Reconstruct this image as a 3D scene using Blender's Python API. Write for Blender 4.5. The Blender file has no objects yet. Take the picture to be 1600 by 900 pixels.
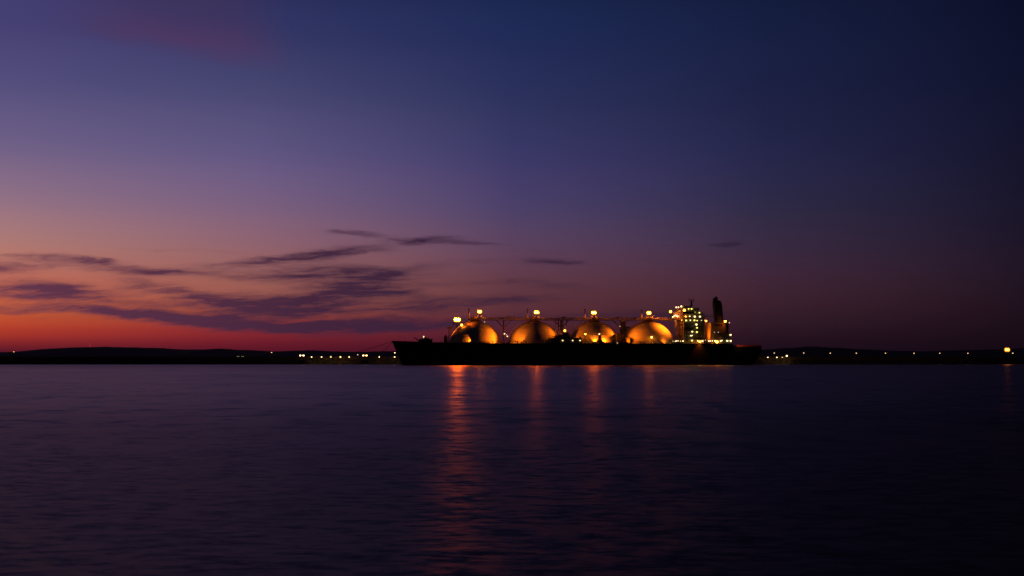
import bpy, bmesh, math, random
from mathutils import Vector, Matrix
random.seed(7)
R = math.radians
scene = bpy.context.scene
COL = scene.collection
F = 2222.2          # focal length in photo pixels (50 mm lens, 36 mm gate, 1600 px)
HOR = 560.0         # row of the true horizon
CAM_H = 5.0

# ------------------------------------------------------------------ helpers
def tag(o, label=None, cat=None, group=None, kind=None):
    if label: o['label'] = label
    if cat: o['category'] = cat
    if group: o['group'] = group
    if kind: o['kind'] = kind
    return o

def empty(name, loc=(0, 0, 0), rz=0.0):
    o = bpy.data.objects.new(name, None)
    o.empty_display_size = 1.0
    o.location = loc
    o.rotation_euler = (0, 0, rz)
    COL.objects.link(o)
    return o

def obj(name, bm, mats, parent=None, smooth=False):
    me = bpy.data.meshes.new(name)
    bmesh.ops.recalc_face_normals(bm, faces=bm.faces[:])
    bm.to_mesh(me)
    bm.free()
    for m in (mats if isinstance(mats, (list, tuple)) else [mats]):
        me.materials.append(m)
    if smooth:
        for p in me.polygons:
            p.use_smooth = True
    o = bpy.data.objects.new(name, me)
    COL.objects.link(o)
    if parent:
        o.parent = parent
    return o

def BM():
    return bmesh.new()

def box(bm, x0, x1, y0, y1, z0, z1, mi=0, taper=None):
    c = []
    for z in (z0, z1):
        for (x, y) in ((x0, y0), (x1, y0), (x1, y1), (x0, y1)):
            if taper and z == z1:
                cx, cy = (x0 + x1) / 2, (y0 + y1) / 2
                x, y = cx + (x - cx) * taper, cy + (y - cy) * taper
            c.append(bm.verts.new((x, y, z)))
    fs = [(0, 3, 2, 1), (4, 5, 6, 7), (0, 1, 5, 4), (1, 2, 6, 5), (2, 3, 7, 6), (3, 0, 4, 7)]
    for f in fs:
        fc = bm.faces.new([c[i] for i in f])
        fc.material_index = mi

def tube(bm, pts, r, n=8, mi=0, caps=True):
    pts = [Vector(p) for p in pts]
    rs = r if isinstance(r, (list, tuple)) else [r] * len(pts)
    rings = []
    for i, p in enumerate(pts):
        d = (pts[min(i + 1, len(pts) - 1)] - pts[max(i - 1, 0)])
        if d.length < 1e-6:
            d = Vector((0, 0, 1))
        d.normalize()
        a = Vector((0, 0, 1)) if abs(d.z) < 0.95 else Vector((1, 0, 0))
        u = d.cross(a).normalized()
        v = d.cross(u)
        rings.append([bm.verts.new(p + (u * math.cos(2 * math.pi * k / n) + v * math.sin(2 * math.pi * k / n)) * rs[i]) for k in range(n)])
    for a, b in zip(rings, rings[1:]):
        for k in range(n):
            f = bm.faces.new((a[k], a[(k + 1) % n], b[(k + 1) % n], b[k]))
            f.material_index = mi
    if caps:
        for rg in (rings[0], rings[-1]):
            f = bm.faces.new(rg)
            f.material_index = mi

def lathe(bm, prof, c=(0, 0, 0), n=24, mi=0):
    rings = []
    for (r, z) in prof:
        if r < 1e-4:
            rings.append([bm.verts.new((c[0], c[1], c[2] + z))])
        else:
            rings.append([bm.verts.new((c[0] + r * math.cos(2 * math.pi * k / n), c[1] + r * math.sin(2 * math.pi * k / n), c[2] + z)) for k in range(n)])
    for a, b in zip(rings, rings[1:]):
        for k in range(n):
            k2 = (k + 1) % n
            if len(a) == 1 and len(b) == 1:
                continue
            if len(a) == 1:
                f = bm.faces.new((a[0], b[k], b[k2]))
            elif len(b) == 1:
                f = bm.faces.new((a[k], a[k2], b[0]))
            else:
                f = bm.faces.new((a[k], a[k2], b[k2], b[k]))
            f.material_index = mi

def ball(bm, c, r, mi=0, sub=2, sz=1.0):
    res = bmesh.ops.create_icosphere(bm, subdivisions=sub, radius=r, matrix=Matrix.Translation(c) @ Matrix.Diagonal((1, 1, sz, 1)))
    for v in res['verts']:
        for f in v.link_faces:
            f.material_index = mi

# ------------------------------------------------------------------ materials
def nt(m):
    m.use_nodes = True
    t = m.node_tree
    t.nodes.clear()
    return t

def paint(name, col, rough=0.5, var=0.25, scale=0.35, metal=0.0, streak=False, bump=0.0):
    m = bpy.data.materials.new(name)
    t = nt(m)
    N, L = t.nodes, t.links
    out = N.new('ShaderNodeOutputMaterial')
    p = N.new('ShaderNodeBsdfPrincipled')
    p.inputs['Roughness'].default_value = rough
    p.inputs['Metallic'].default_value = metal
    tc = N.new('ShaderNodeTexCoord')
    mp = N.new('ShaderNodeMapping')
    mp.inputs['Scale'].default_value = (1, 1, 0.15) if streak else (1, 1, 1)
    no = N.new('ShaderNodeTexNoise')
    no.inputs['Scale'].default_value = scale
    no.inputs['Detail'].default_value = 6
    no.inputs['Roughness'].default_value = 0.65
    rp = N.new('ShaderNodeValToRGB')
    a = [c * (1 - var) for c in col]
    b = [min(1, c * (1 + var)) for c in col]
    rp.color_ramp.elements[0].position = 0.3
    rp.color_ramp.elements[0].color = (*a, 1)
    rp.color_ramp.elements[1].position = 0.7
    rp.color_ramp.elements[1].color = (*b, 1)
    L.new(tc.outputs['Object'], mp.inputs['Vector'])
    L.new(mp.outputs[0], no.inputs['Vector'])
    L.new(no.outputs['Fac'], rp.inputs[0])
    L.new(rp.outputs[0], p.inputs['Base Color'])
    if bump:
        bp = N.new('ShaderNodeBump')
        bp.inputs['Strength'].default_value = bump
        bp.inputs['Distance'].default_value = 0.3
        L.new(no.outputs['Fac'], bp.inputs['Height'])
        L.new(bp.outputs[0], p.inputs['Normal'])
    L.new(p.outputs[0], out.inputs[0])
    return m

def lamp(name, col, strength):
    m = bpy.data.materials.new(name)
    t = nt(m)
    out = t.nodes.new('ShaderNodeOutputMaterial')
    e = t.nodes.new('ShaderNodeEmission')
    e.inputs[0].default_value = (*col, 1)
    e.inputs[1].default_value = strength
    t.links.new(e.outputs[0], out.inputs[0])
    m.cycles.emission_sampling = 'FRONT'
    return m

M = {}
M['hull'] = paint('hull_black_paint', (0.012, 0.012, 0.014), 0.5, 0.3, 0.08, streak=True)
M['red'] = paint('red_lead_paint', (0.42, 0.05, 0.03), 0.55, 0.25, 0.3)
M['deck'] = paint('deck_green_paint', (0.05, 0.065, 0.05), 0.7, 0.3, 0.2)
M['white'] = paint('cream_ship_paint', (0.66, 0.62, 0.52), 0.5, 0.12, 0.15, streak=True)
M['dome'] = paint('tank_cover_paint', (0.62, 0.57, 0.47), 0.85, 0.16, 0.10, streak=True, bump=0.25)
M['steel'] = paint('dark_steel_paint', (0.10, 0.095, 0.09), 0.6, 0.3, 0.5)
M['gear'] = paint('deck_gear_paint', (0.16, 0.12, 0.09), 0.6, 0.35, 0.6)
M['pipe'] = paint('pipe_paint', (0.45, 0.40, 0.33), 0.45, 0.3, 0.4)
M['house'] = paint('deckhouse_paint', (0.36, 0.32, 0.23), 0.55, 0.15, 0.2, streak=True)
M['funnel'] = paint('funnel_black_paint', (0.02, 0.02, 0.022), 0.55, 0.3, 0.2)
M['glass'] = paint('dark_window_glass', (0.02, 0.025, 0.03), 0.08, 0.1, 0.5)
M['rope'] = paint('mooring_rope_fibre', (0.18, 0.15, 0.11), 0.9, 0.2, 2.0)
M['rock'] = paint('armour_rock', (0.14, 0.10, 0.07), 0.9, 0.45, 0.35, bump=0.8)
M['conc'] = paint('weathered_concrete', (0.26, 0.185, 0.12), 0.85, 0.25, 0.15, streak=True)
M['hill'] = paint('far_hillside_scrub', (0.035, 0.04, 0.055), 0.95, 0.3, 0.004)
SOD = (1.0, 0.18, 0.005)
M['sod_hi'] = lamp('sodium_lamp_bow', (1.0, 0.13, 0.0025), 780)
M['sod'] = lamp('sodium_lamp_mast', (1.0, 0.14, 0.004), 230)
M['sod_dim'] = lamp('sodium_lamp_old', (1.0, 0.18, 0.008), 110)
M['sod_lo'] = lamp('sodium_lamp_small', (1.0, 0.25, 0.016), 40)
M['sod_quay'] = lamp('sodium_lamp_quay', (1.0, 0.22, 0.015), 30)
M['glow_in'] = lamp('lamp_halo_inner', (1.0, 0.42, 0.05), 2.2)  # glowing discs behind the lenses imitate an orange halo
M['glow_out'] = lamp('lamp_halo_outer', (1.0, 0.26, 0.02), 0.8)
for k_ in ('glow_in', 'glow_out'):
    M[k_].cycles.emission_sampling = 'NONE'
M['warm'] = lamp('warm_white_lamp', (1.0, 0.70, 0.30), 3.2)
M['warm_lo'] = lamp('warm_white_lamp_dim', (1.0, 0.72, 0.45), 1.3)
M['fluo'] = lamp('fluorescent_lamp', (1.0, 0.80, 0.15), 2.2)
M['quay'] = lamp('quay_lamp_light', (1.0, 0.66, 0.30), 5.5)
M['quay_lo'] = lamp('quay_lamp_amber', (1.0, 0.58, 0.26), 2.2)
M['red_lamp'] = lamp('red_obstruction_lamp', (1.0, 0.06, 0.03), 2.0)
M['win'] = lamp('lit_house_window', (1.0, 0.8, 0.45), 0.5)

# ------------------------------------------------------------------ camera
cam = bpy.data.cameras.new('camera')
cam.lens = 50.0
cam.sensor_width = 36.0
cam.clip_start = 0.5
cam.clip_end = 60000
co = bpy.data.objects.new('camera', cam)
COL.objects.link(co)
co.location = (0, 0, CAM_H)
co.rotation_euler = (R(90) + math.atan((HOR - 450) / F), 0, 0)
scene.camera = co

# ------------------------------------------------------------------ world: afterglow of a sunset at the left
def s2l(c):
    c = c / 255.0
    return c / 12.92 if c <= 0.04045 else ((c + 0.055) / 1.055) ** 2.4

w = bpy.data.worlds.new('World')
scene.world = w
w.use_nodes = True
w.cycles.sampling_method = 'NONE'      # a smooth sky needs no importance map
T = w.node_tree
T.nodes.clear()
WN, WL = T.nodes, T.links

def math_n(op, a, b=None, c=None, clamp=False):
    n = WN.new('ShaderNodeMath')
    n.operation = op
    n.use_clamp = clamp
    for i, v in enumerate((a, b, c)):
        if v is None:
            continue
        if isinstance(v, (int, float)):
            n.inputs[i].default_value = v
        else:
            WL.new(v, n.inputs[i])
    return n.outputs[0]

def mix_n(fac, a, b, typ='MIX'):
    n = WN.new('ShaderNodeMix')
    n.data_type = 'RGBA'
    n.blend_type = typ
    for s, v in ((n.inputs[0], fac), (n.inputs[6], a), (n.inputs[7], b)):
        if isinstance(v, (int, float)):
            s.default_value = v
        elif isinstance(v, tuple):
            s.default_value = (*v, 1)
        else:
            WL.new(v, s)
    return n.outputs[2]

def smooth_n(v, a, b, lo=0.0, hi=1.0, typ='SMOOTHSTEP'):
    n = WN.new('ShaderNodeMapRange')
    n.interpolation_type = typ
    WL.new(v, n.inputs[0])
    n.inputs[1].default_value = a
    n.inputs[2].default_value = b
    n.inputs[3].default_value = lo
    n.inputs[4].default_value = hi
    return n.outputs[0]

tc = WN.new('ShaderNodeTexCoord')
sp = WN.new('ShaderNodeSeparateXYZ')
WL.new(tc.outputs['Generated'], sp.inputs[0])
dx, dy, dz = sp.outputs
az = math_n('ARCTAN2', dx, dy)                    # radians from north, + to the right
el = math_n('ARCSINE', dz)
azd = math_n('MULTIPLY', az, 180 / math.pi)
eld = math_n('MULTIPLY', el, 180 / math.pi)

def el_of(yp):
    return math.degrees(math.atan((HOR - yp) / F))

def az_of(xp):
    return math.degrees(math.atan((xp - 800) / F))

SKY_ROWS = [560, 548, 530, 512, 492, 465, 430, 390, 335, 260, 170, 80, 0]
SKY = {   # sRGB of the afterglow by compass direction, one colour per elevation
    0:    [(78, 20, 34), (94, 25, 38), (152, 46, 42), (182, 66, 44), (192, 88, 54), (196, 100, 74), (188, 112, 96), (174, 120, 114), (150, 114, 130), (118, 99, 134), (90, 82, 127), (73, 67, 116), (63, 59, 108)],
    400:  [(72, 16, 34), (88, 21, 38), (118, 32, 44), (140, 46, 50), (152, 70, 60), (156, 88, 78), (150, 94, 92), (144, 98, 108), (126, 96, 124), (102, 88, 130), (78, 75, 118), (58, 59, 104), (44, 48, 93)],
    800:  [(52, 16, 34), (60, 19, 37), (70, 25, 41), (80, 34, 46), (88, 44, 54), (94, 52, 62), (96, 58, 74), (92, 64, 90), (78, 64, 102), (63, 58, 104), (47, 51, 94), (35, 44, 88), (27, 39, 80)],
    1200: [(26, 12, 25), (29, 14, 27), (36, 18, 31), (44, 24, 36), (52, 29, 41), (60, 34, 48), (61, 38, 57), (56, 41, 64), (47, 41, 68), (38, 38, 73), (30, 33, 68), (24, 31, 66), (19, 27, 59)],
    1600: [(17, 8, 18), (19, 9, 20), (23, 11, 22), (26, 13, 25), (29, 15, 28), (31, 18, 32), (31, 20, 36), (28, 20, 39), (24, 20, 42), (20, 19, 43), (16, 18, 44), (13, 16, 42), (11, 13, 37)],
}
ELMAX = 40.0
def sky_ramp(cols):
    n = WN.new('ShaderNodeValToRGB')
    n.color_ramp.interpolation = 'CARDINAL'
    e = n.color_ramp.elements
    stops = [(max(0.0, el_of(y)) / ELMAX, c) for y, c in zip(SKY_ROWS, cols)]
    top = cols[-1]
    mean = sum(top) / 3.0
    for p_, k_, q_ in ((0.44, .62, .3), (0.56, .38, .5), (0.75, .26, .6), (1.0, .2, .6)):
        stops.append((p_, tuple(min(255, (v + (mean * (1.02, .78, 1.2)[i] - v) * q_) * k_) for i, v in enumerate(top))))
    e[0].position = stops[0][0]
    e[1].position = stops[-1][0]
    for (p, c) in stops[1:-1]:
        e.new(p)
    for i, (p, c) in enumerate(stops):
        e[i].position = p
        e[i].color = (*[s2l(v) for v in c], 1)
    WL.new(smooth_n(eld, 0, ELMAX, 0, 1, 'LINEAR'), n.inputs[0])
    return n.outputs[0]

keys = sorted(SKY)
col = sky_ramp(SKY[keys[0]])
for a, b in zip(keys, keys[1:]):
    f = smooth_n(azd, az_of(a), az_of(b), 0, 1, 'LINEAR')
    col = mix_n(f, col, sky_ramp(SKY[b]))
# round to the back of the viewer the sky is plain late-dusk blue
back = smooth_n(math_n('ABSOLUTE', azd), 35, 95)
col = mix_n(back, col, tuple(s2l(v) for v in (11, 10, 19)))

# clouds: wisps of thin stratus low over the horizon, in directions (degrees x 38.8 = about photo pixels)
K = F * math.pi / 180
U = math_n('MULTIPLY_ADD', azd, K, 800.0)
V = math_n('MULTIPLY_ADD', eld, -K, HOR)
cv = WN.new('ShaderNodeCombineXYZ')
WL.new(math_n('MULTIPLY', U, 1 / 90.0), cv.inputs[0])
WL.new(math_n('MULTIPLY', V, 1 / 22.0), cv.inputs[1])
wn = WN.new('ShaderNodeTexNoise')
wn.inputs['Scale'].default_value = 1.0
wn.inputs['Detail'].default_value = 5
wn.inputs['Roughness'].default_value = 0.55
WL.new(cv.outputs[0], wn.inputs['Vector'])
wsep = WN.new('ShaderNodeSeparateColor')
WL.new(wn.outputs['Color'], wsep.inputs[0])
Uw = math_n('ADD', U, math_n('MULTIPLY', math_n('SUBTRACT', wsep.outputs[0], 0.5), 85.0))
Vw = math_n('ADD', V, math_n('MULTIPLY', math_n('SUBTRACT', wsep.outputs[1], 0.5), 20.0))
# fibres
fv = WN.new('ShaderNodeCombineXYZ')
WL.new(math_n('MULTIPLY', Uw, 1 / 70.0), fv.inputs[0])
WL.new(math_n('MULTIPLY', math_n('ADD', Vw, math_n('MULTIPLY', U, 0.05)), 1 / 7.0), fv.inputs[1])
fn = WN.new('ShaderNodeTexNoise')
fn.inputs['Scale'].default_value = 1.0
fn.inputs['Detail'].default_value = 6
fn.inputs['Roughness'].default_value = 0.6
WL.new(fv.outputs[0], fn.inputs['Vector'])
fib = smooth_n(fn.outputs['Fac'], 0.28, 0.70, 0.5, 1.25)

WISPS = [  # centre x, y, half length, half height, rise (deg), density
    (520, 398, 75, 8, 6, .85), (400, 412, 110, 6, 7, .6), (560, 367, 45, 5, -2, .8),
    (655, 375, 55, 5, 3, .8), (735, 378, 60, 4, -2, .45), (860, 407, 42, 5, -2, .8),
    (855, 392, 50, 4, 0, .2), (165, 414, 30, 4.5, -7, .75), (95, 411, 70, 4, -1, .6),
    (30, 430, 55, 10, 4, .75), (95, 461, 85, 13, 0, 1.1), (175, 470, 90, 7, -8, .4), (255, 451, 60, 9, -7, .55),
    (365, 476, 85, 14, -3, 1.1), (520, 464, 110, 16, 9, 1.2), (215, 493, 90, 7, -5, .95),
    (330, 503, 120, 8, -5, 1.15), (480, 511, 140, 9, 0, 1.1), (640, 507, 130, 10, 2, 1.0),
    (660, 478, 120, 11, 4, .8), (500, 428, 100, 11, 3, .95), (590, 431, 70, 7, 9, .65),
    (240, 428, 120, 6, -3, .75), (10, 487, 100, 5, 0, .8), (1128, 381, 20, 4, 0, .7), (1165, 370, 30, 4, 2, .15),
    (860, 446, 55, 6, -4, .45), (810, 467, 70, 5, 3, .55), (985, 497, 140, 12, 0, .6), (760, 410, 60, 4, 0, .25),
    (440, 490, 90, 5, 4, .35), (760, 440, 90, 5, 4, .3), (100, 500, 60, 4, 0, .2),
    (700, 530, 180, 6, 0, .15), (250, 397, 60, 2.5, 0, .22), (355, 397, 40, 2.5, -2, .2), (610, 455, 80, 6, -6, .4),
]
acc = None
for (cx, cy, a, b, rise, s) in WISPS:
    c_, s_ = math.cos(R(rise)), math.sin(R(rise))
    du = math_n('SUBTRACT', Uw, cx)
    dv = math_n('SUBTRACT', Vw, cy)
    p = math_n('MULTIPLY_ADD', dv, -s_ / a, math_n('MULTIPLY', du, c_ / a))
    q = math_n('MULTIPLY_ADD', dv, c_ / b, math_n('MULTIPLY', du, s_ / b))
    r2 = math_n('ADD', math_n('MULTIPLY', p, p), math_n('MULTIPLY', q, q))
    g = math_n('MULTIPLY', math_n('EXPONENT', math_n('MULTIPLY', r2, -0.8)), s)
    acc = g if acc is None else math_n('ADD', acc, g)
dens = math_n('MULTIPLY', acc, fib)
dens = math_n('MULTIPLY_ADD', smooth_n(dens, 0.14, 1.15), 0.70, math_n('MULTIPLY', smooth_n(dens, 0.0, 0.55), 0.28))
dens = math_n('MULTIPLY', dens, smooth_n(math_n('ABSOLUTE', azd), 40, 60, 1, 0))
cr = WN.new('ShaderNodeValToRGB')
e = cr.color_ramp.elements
e[0].position = 0.0; e[0].color = (*[s2l(v) for v in (96, 52, 76)], 1)
e[1].position = 1.0; e[1].color = (*[s2l(v) for v in (26, 17, 34)], 1)
for p_, c_ in ((0.3, (64, 36, 60)), (0.5, (50, 31, 56)), (0.72, (37, 26, 46))):
    x = e.new(p_); x.color = (*[s2l(v) for v in c_], 1)
WL.new(smooth_n(U, 0, 1600, 0, 1, 'LINEAR'), cr.inputs[0])
col = mix_n(dens, col, cr.outputs[0])

# one higher pink cloud at the upper left
hv = WN.new('ShaderNodeCombineXYZ')
WL.new(math_n('MULTIPLY', U, 1 / 170.0), hv.inputs[0])
WL.new(math_n('MULTIPLY', math_n('ADD', V, math_n('MULTIPLY', U, -0.16)), 1 / 55.0), hv.inputs[1])
hn = WN.new('ShaderNodeTexNoise')
hn.inputs['Scale'].default_value = 1.0
hn.inputs['Detail'].default_value = 5
hn.inputs['Roughness'].default_value = 0.5
WL.new(hv.outputs[0], hn.inputs['Vector'])
hw = math_n('MULTIPLY', math_n('SUBTRACT', hn.outputs['Fac'], 0.5), 60.0)
edge = math_n('ADD', math_n('SUBTRACT', math_n('MULTIPLY_ADD', U, 0.13, 62.0), V), hw)     # + above the lower rim of the cloud
m_edge = smooth_n(edge, -14, 26)
m_rim = math_n('MULTIPLY', m_edge, smooth_n(edge, 5, 75, 1, 0))
m_u = math_n('MULTIPLY', smooth_n(math_n('ADD', U, hw), 60, 260), smooth_n(math_n('ADD', U, hw), 330, 480, 1, 0))
body = math_n('MULTIPLY', math_n('MULTIPLY', m_edge, m_u), 0.45)
col = mix_n(body, col, tuple(s2l(v) for v in (68, 48, 84)))
col = mix_n(math_n('MULTIPLY', math_n('MULTIPLY', m_rim, m_u), 0.28), col, tuple(s2l(v) for v in (100, 58, 98)))

# a trace of physical sky with the sun just under the horizon at the left
ns = WN.new('ShaderNodeTexSky')
ns.sky_type = 'NISHITA'
ns.sun_disc = False
ns.sun_elevation = R(-3.0)
ns.sun_rotation = R(-28.0)
ns.altitude = 0
bg1 = WN.new('ShaderNodeBackground')
WL.new(col, bg1.inputs[0])
bg1.inputs[1].default_value = 1.0
bg2 = WN.new('ShaderNodeBackground')
WL.new(ns.outputs[0], bg2.inputs[0])
bg2.inputs[1].default_value = 0.004
ad = WN.new('ShaderNodeAddShader')
WL.new(bg1.outputs[0], ad.inputs[0])
WL.new(bg2.outputs[0], ad.inputs[1])
wo = WN.new('ShaderNodeOutputWorld')
WL.new(ad.outputs[0], wo.inputs[0])

# ------------------------------------------------------------------ water
SLOPE = 0.46
def water_mat():
    m = bpy.data.materials.new('harbour_water')
    t = nt(m)
    N, L = t.nodes, t.links
    out = N.new('ShaderNodeOutputMaterial')
    p = N.new('ShaderNodeBsdfAnisotropic')          # rippled sea seen at a grazing angle: reflectance saturates near 0.25
    p.distribution = 'GGX'
    fr = N.new('ShaderNodeFresnel')
    fr.inputs['IOR'].default_value = 1.333
    fm = N.new('ShaderNodeMix')
    fm.data_type = 'RGBA'
    L.new(fr.outputs[0], fm.inputs[0])
    fm.inputs[6].default_value = (0.02, 0.02, 0.02, 1)
    fm.inputs[7].default_value = (0.61, 0.55, 0.57, 1)
    L.new(fm.outputs[2], p.inputs['Color'])
    df = N.new('ShaderNodeBsdfDiffuse')
    df.inputs['Color'].default_value = (0.004, 0.005, 0.007, 1)
    ads = N.new('ShaderNodeAddShader')
    L.new(p.outputs[0], ads.inputs[0])
    L.new(df.outputs[0], ads.inputs[1])
    geo = N.new('ShaderNodeNewGeometry')
    def noise(sx, sy, det, rot=0.0):
        mp = N.new('ShaderNodeMapping')
        mp.inputs['Scale'].default_value = (sx, sy, 1)
        mp.inputs['Rotation'].default_value = (0, 0, rot)
        L.new(geo.outputs['Position'], mp.inputs['Vector'])
        n = N.new('ShaderNodeTexNoise')
        n.inputs['Scale'].default_value = 1.0
        n.inputs['Detail'].default_value = det
        n.inputs['Roughness'].default_value = 0.6
        L.new(mp.outputs[0], n.inputs['Vector'])
        return n.outputs['Fac']
    def mth(op, a, b):
        n = N.new('ShaderNodeMath')
        n.operation = op
        for i, v in enumerate((a, b)):
            if isinstance(v, (int, float)):
                n.inputs[i].default_value = v
            else:
                L.new(v, n.inputs[i])
        return n.outputs[0]
    def slopes(sx, sy, det, rough):
        mp = N.new('ShaderNodeMapping')
        mp.inputs['Scale'].default_value = (sx, sy, 1)
        mp.inputs['Rotation'].default_value = (0, 0, 0.06)
        L.new(geo.outputs['Position'], mp.inputs['Vector'])
        n = N.new('ShaderNodeTexNoise')
        n.inputs['Scale'].default_value = 1.0
        n.inputs['Detail'].default_value = det
        n.inputs['Roughness'].default_value = rough
        L.new(mp.outputs[0], n.inputs['Vector'])
        sep = N.new('ShaderNodeSeparateColor')
        L.new(n.outputs['Color'], sep.inputs[0])
        return sep.outputs
    px_ = N.new('ShaderNodeSeparateXYZ')
    L.new(geo.outputs['Position'], px_.inputs[0])
    def ramp(a, b, lo=0.0, hi=1.0):
        r = N.new('ShaderNodeMapRange')
        r.interpolation_type = 'SMOOTHSTEP'
        L.new(px_.outputs[1], r.inputs[0])
        for k, v in enumerate((a, b, lo, hi)):
            r.inputs[k + 1].default_value = v
        return r.outputs[0]
    # short ripples in the shelter of the near shore, longer and longer waves farther out
    nx = ny = None
    for sx_, sy_, wt in ((1.1, 0.65, ramp(70, 190, 1.3, 0)), (4.5, 5.5, mth('MULTIPLY', ramp(40, 120, 0, 1.2), ramp(220, 450, 1, 0))),
                         (11.0, 38.0, mth('MULTIPLY', ramp(170, 380, 0, .75), ramp(650, 950, 1, 0))), (26.0, 160.0, ramp(500, 850, 0, .4))):
        a_ = slopes(1 / sx_, 1 / sy_, 4, 0.7)
        vx = mth('MULTIPLY', mth('MULTIPLY', mth('SUBTRACT', a_[0], 0.5), SLOPE * 0.4), wt)
        vy = mth('MULTIPLY', mth('MULTIPLY', mth('SUBTRACT', a_[1], 0.5), SLOPE), wt)
        nx = vx if nx is None else mth('ADD', nx, vx)
        ny = vy if ny is None else mth('ADD', ny, vy)
    cn = N.new('ShaderNodeCombineXYZ')
    L.new(nx, cn.inputs[0]); L.new(ny, cn.inputs[1]); cn.inputs[2].default_value = 1.0
    vn = N.new('ShaderNodeVectorMath'); vn.operation = 'NORMALIZE'
    L.new(cn.outputs[0], vn.inputs[0])
    L.new(vn.outputs[0], p.inputs['Normal'])
    mr = N.new('ShaderNodeMapRange')
    L.new(noise(0.008, 0.014, 9, 0.1), mr.inputs[0])
    mr.inputs[1].default_value = 0.3
    mr.inputs[2].default_value = 0.7
    mr.inputs[3].default_value = 0.27
    mr.inputs[4].default_value = 0.32
    sx = N.new('ShaderNodeSeparateXYZ')
    L.new(geo.outputs['Position'], sx.inputs[0])
    # short steep chop near the quay, a light breeze over the outer harbour
    chop = mth('ADD', ramp(30, 220, 0.10, 0.0), ramp(600, 950, 0.0, 0.06))
    L.new(mth('ADD', mr.outputs[0], chop), p.inputs['Roughness'])
    L.new(ads.outputs[0], out.inputs[0])
    return m

bm = BM()
ys = [-300, 0, 200, 600, 1100, 1600, 4000, 12000, 40000]
xs = [-30000, -6000, -1500, 0, 1500, 6000, 30000]
g = [[bm.verts.new((x, y, 0)) for x in xs] for y in ys]
for j in range(len(ys) - 1):
    for i in range(len(xs) - 1):
        bm.faces.new((g[j][i], g[j][i + 1], g[j + 1][i + 1], g[j + 1][i]))
tag(obj('water', bm, water_mat()), kind='structure')

# ------------------------------------------------------------------ hills on the far shore
HILL = [(-700, 553), (-300, 552), (-80, 551), (0, 550), (50, 549.5), (75, 546.5), (95, 544), (125, 542.5), (165, 542), (205, 542.6), (245, 544),
        (285, 546), (320, 546), (345, 545), (380, 546.8), (430, 549), (455, 548.3), (490, 547.2), (520, 548.8), (560, 549.6), (610, 548.5),
        (660, 549), (760, 550), (900, 549), (1040, 550), (1130, 548.5), (1190, 546), (1230, 544), (1268, 541.5), (1300, 543.5), (1345, 546), (1400, 548),
        (1445, 549), (1480, 547.4), (1540, 546.6), (1575, 545), (1610, 543.5), (1700, 544), (1900, 549), (2400, 552)]
def hill_px(x):
    for (a, ya), (b, yb) in zip(HILL, HILL[1:]):
        if a <= x <= b:
            t = (x - a) / (b - a)
            t = t * t * (3 - 2 * t)
            return ya + (yb - ya) * t
    return 553
DH = 6000.0
bm = BM()
rows = []
prof = [(0.80, 0.0), (0.84, 0.18), (0.90, 0.55), (0.96, 0.88), (1.0, 1.0), (1.06, 0.8), (1.15, 0.3), (1.25, -0.1)]
n = 620
rnd = random.Random(3)
jit = [0.0]
for i in range(n):
    jit.append(jit[-1] * 0.75 + rnd.uniform(-1, 1) * 0.45)
for k, (f, h) in enumerate(prof):
    row = []
    for i in range(n + 1):
        X = -700 + 3100 * i / n
        z = CAM_H + (HOR - hill_px(X)) / F * DH + jit[i]
        row.append(bm.verts.new(((X - 800) / F * DH * (1 + 0.0 * k), DH * f, z * h - (0.5 if h <= 0 else 0) + rnd.uniform(-.4, .4))))
    rows.append(row)
for a, b in zip(rows, rows[1:]):
    for i in range(n):
        bm.faces.new((a[i], a[i + 1], b[i + 1], b[i]))
tag(obj('hills', bm, M['hill'], smooth=True), kind='structure')

# ------------------------------------------------------------------ world-position helper for things on the far side
def at(X, Yp, dist):
    return Vector(((X - 800) / F * dist, dist, CAM_H + (HOR - Yp) / F * dist))

# ------------------------------------------------------------------ breakwater
BD = 1195.0
rnd = random.Random(11)
bw = empty('breakwater', (0, BD + 8, 0))
tag(bw, 'long low rubble breakwater with a concrete wall, right across behind the ship', 'breakwater')
bm = BM()
n = 900
rows = []
sec = [(-9.5, -1.2), (-8, 0.2), (-6.5, 1.3), (-5, 2.3), (-3.4, 3.2), (-2.0, 3.7), (6, 3.7), (12, -1.2)]
for k, (y, z) in enumerate(sec):
    rows.append([bm.verts.new((-1100 + 2200 * i / n + rnd.uniform(-.6, .6), y + rnd.uniform(-.5, .5), z + (rnd.uniform(-.45, .45) if 0 < k < 6 else 0))) for i in range(n + 1)])
for a, b in zip(rows, rows[1:]):
    for i in range(n):
        bm.faces.new((a[i], a[i + 1], b[i + 1], b[i]))
obj('rubble_slope', bm, M['rock'], bw)
bm = BM()
x = -1100.0
while x < 1100:
    L_ = 11.6
    dz = rnd.uniform(-.08, .08)
    box(bm, x, x + L_, -1.6 + rnd.uniform(-.05, .05), 1.2, 2.6, 6.5 + dz)
    x += 12.0
obj('parapet_wall', bm, M['conc'], bw)

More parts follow.
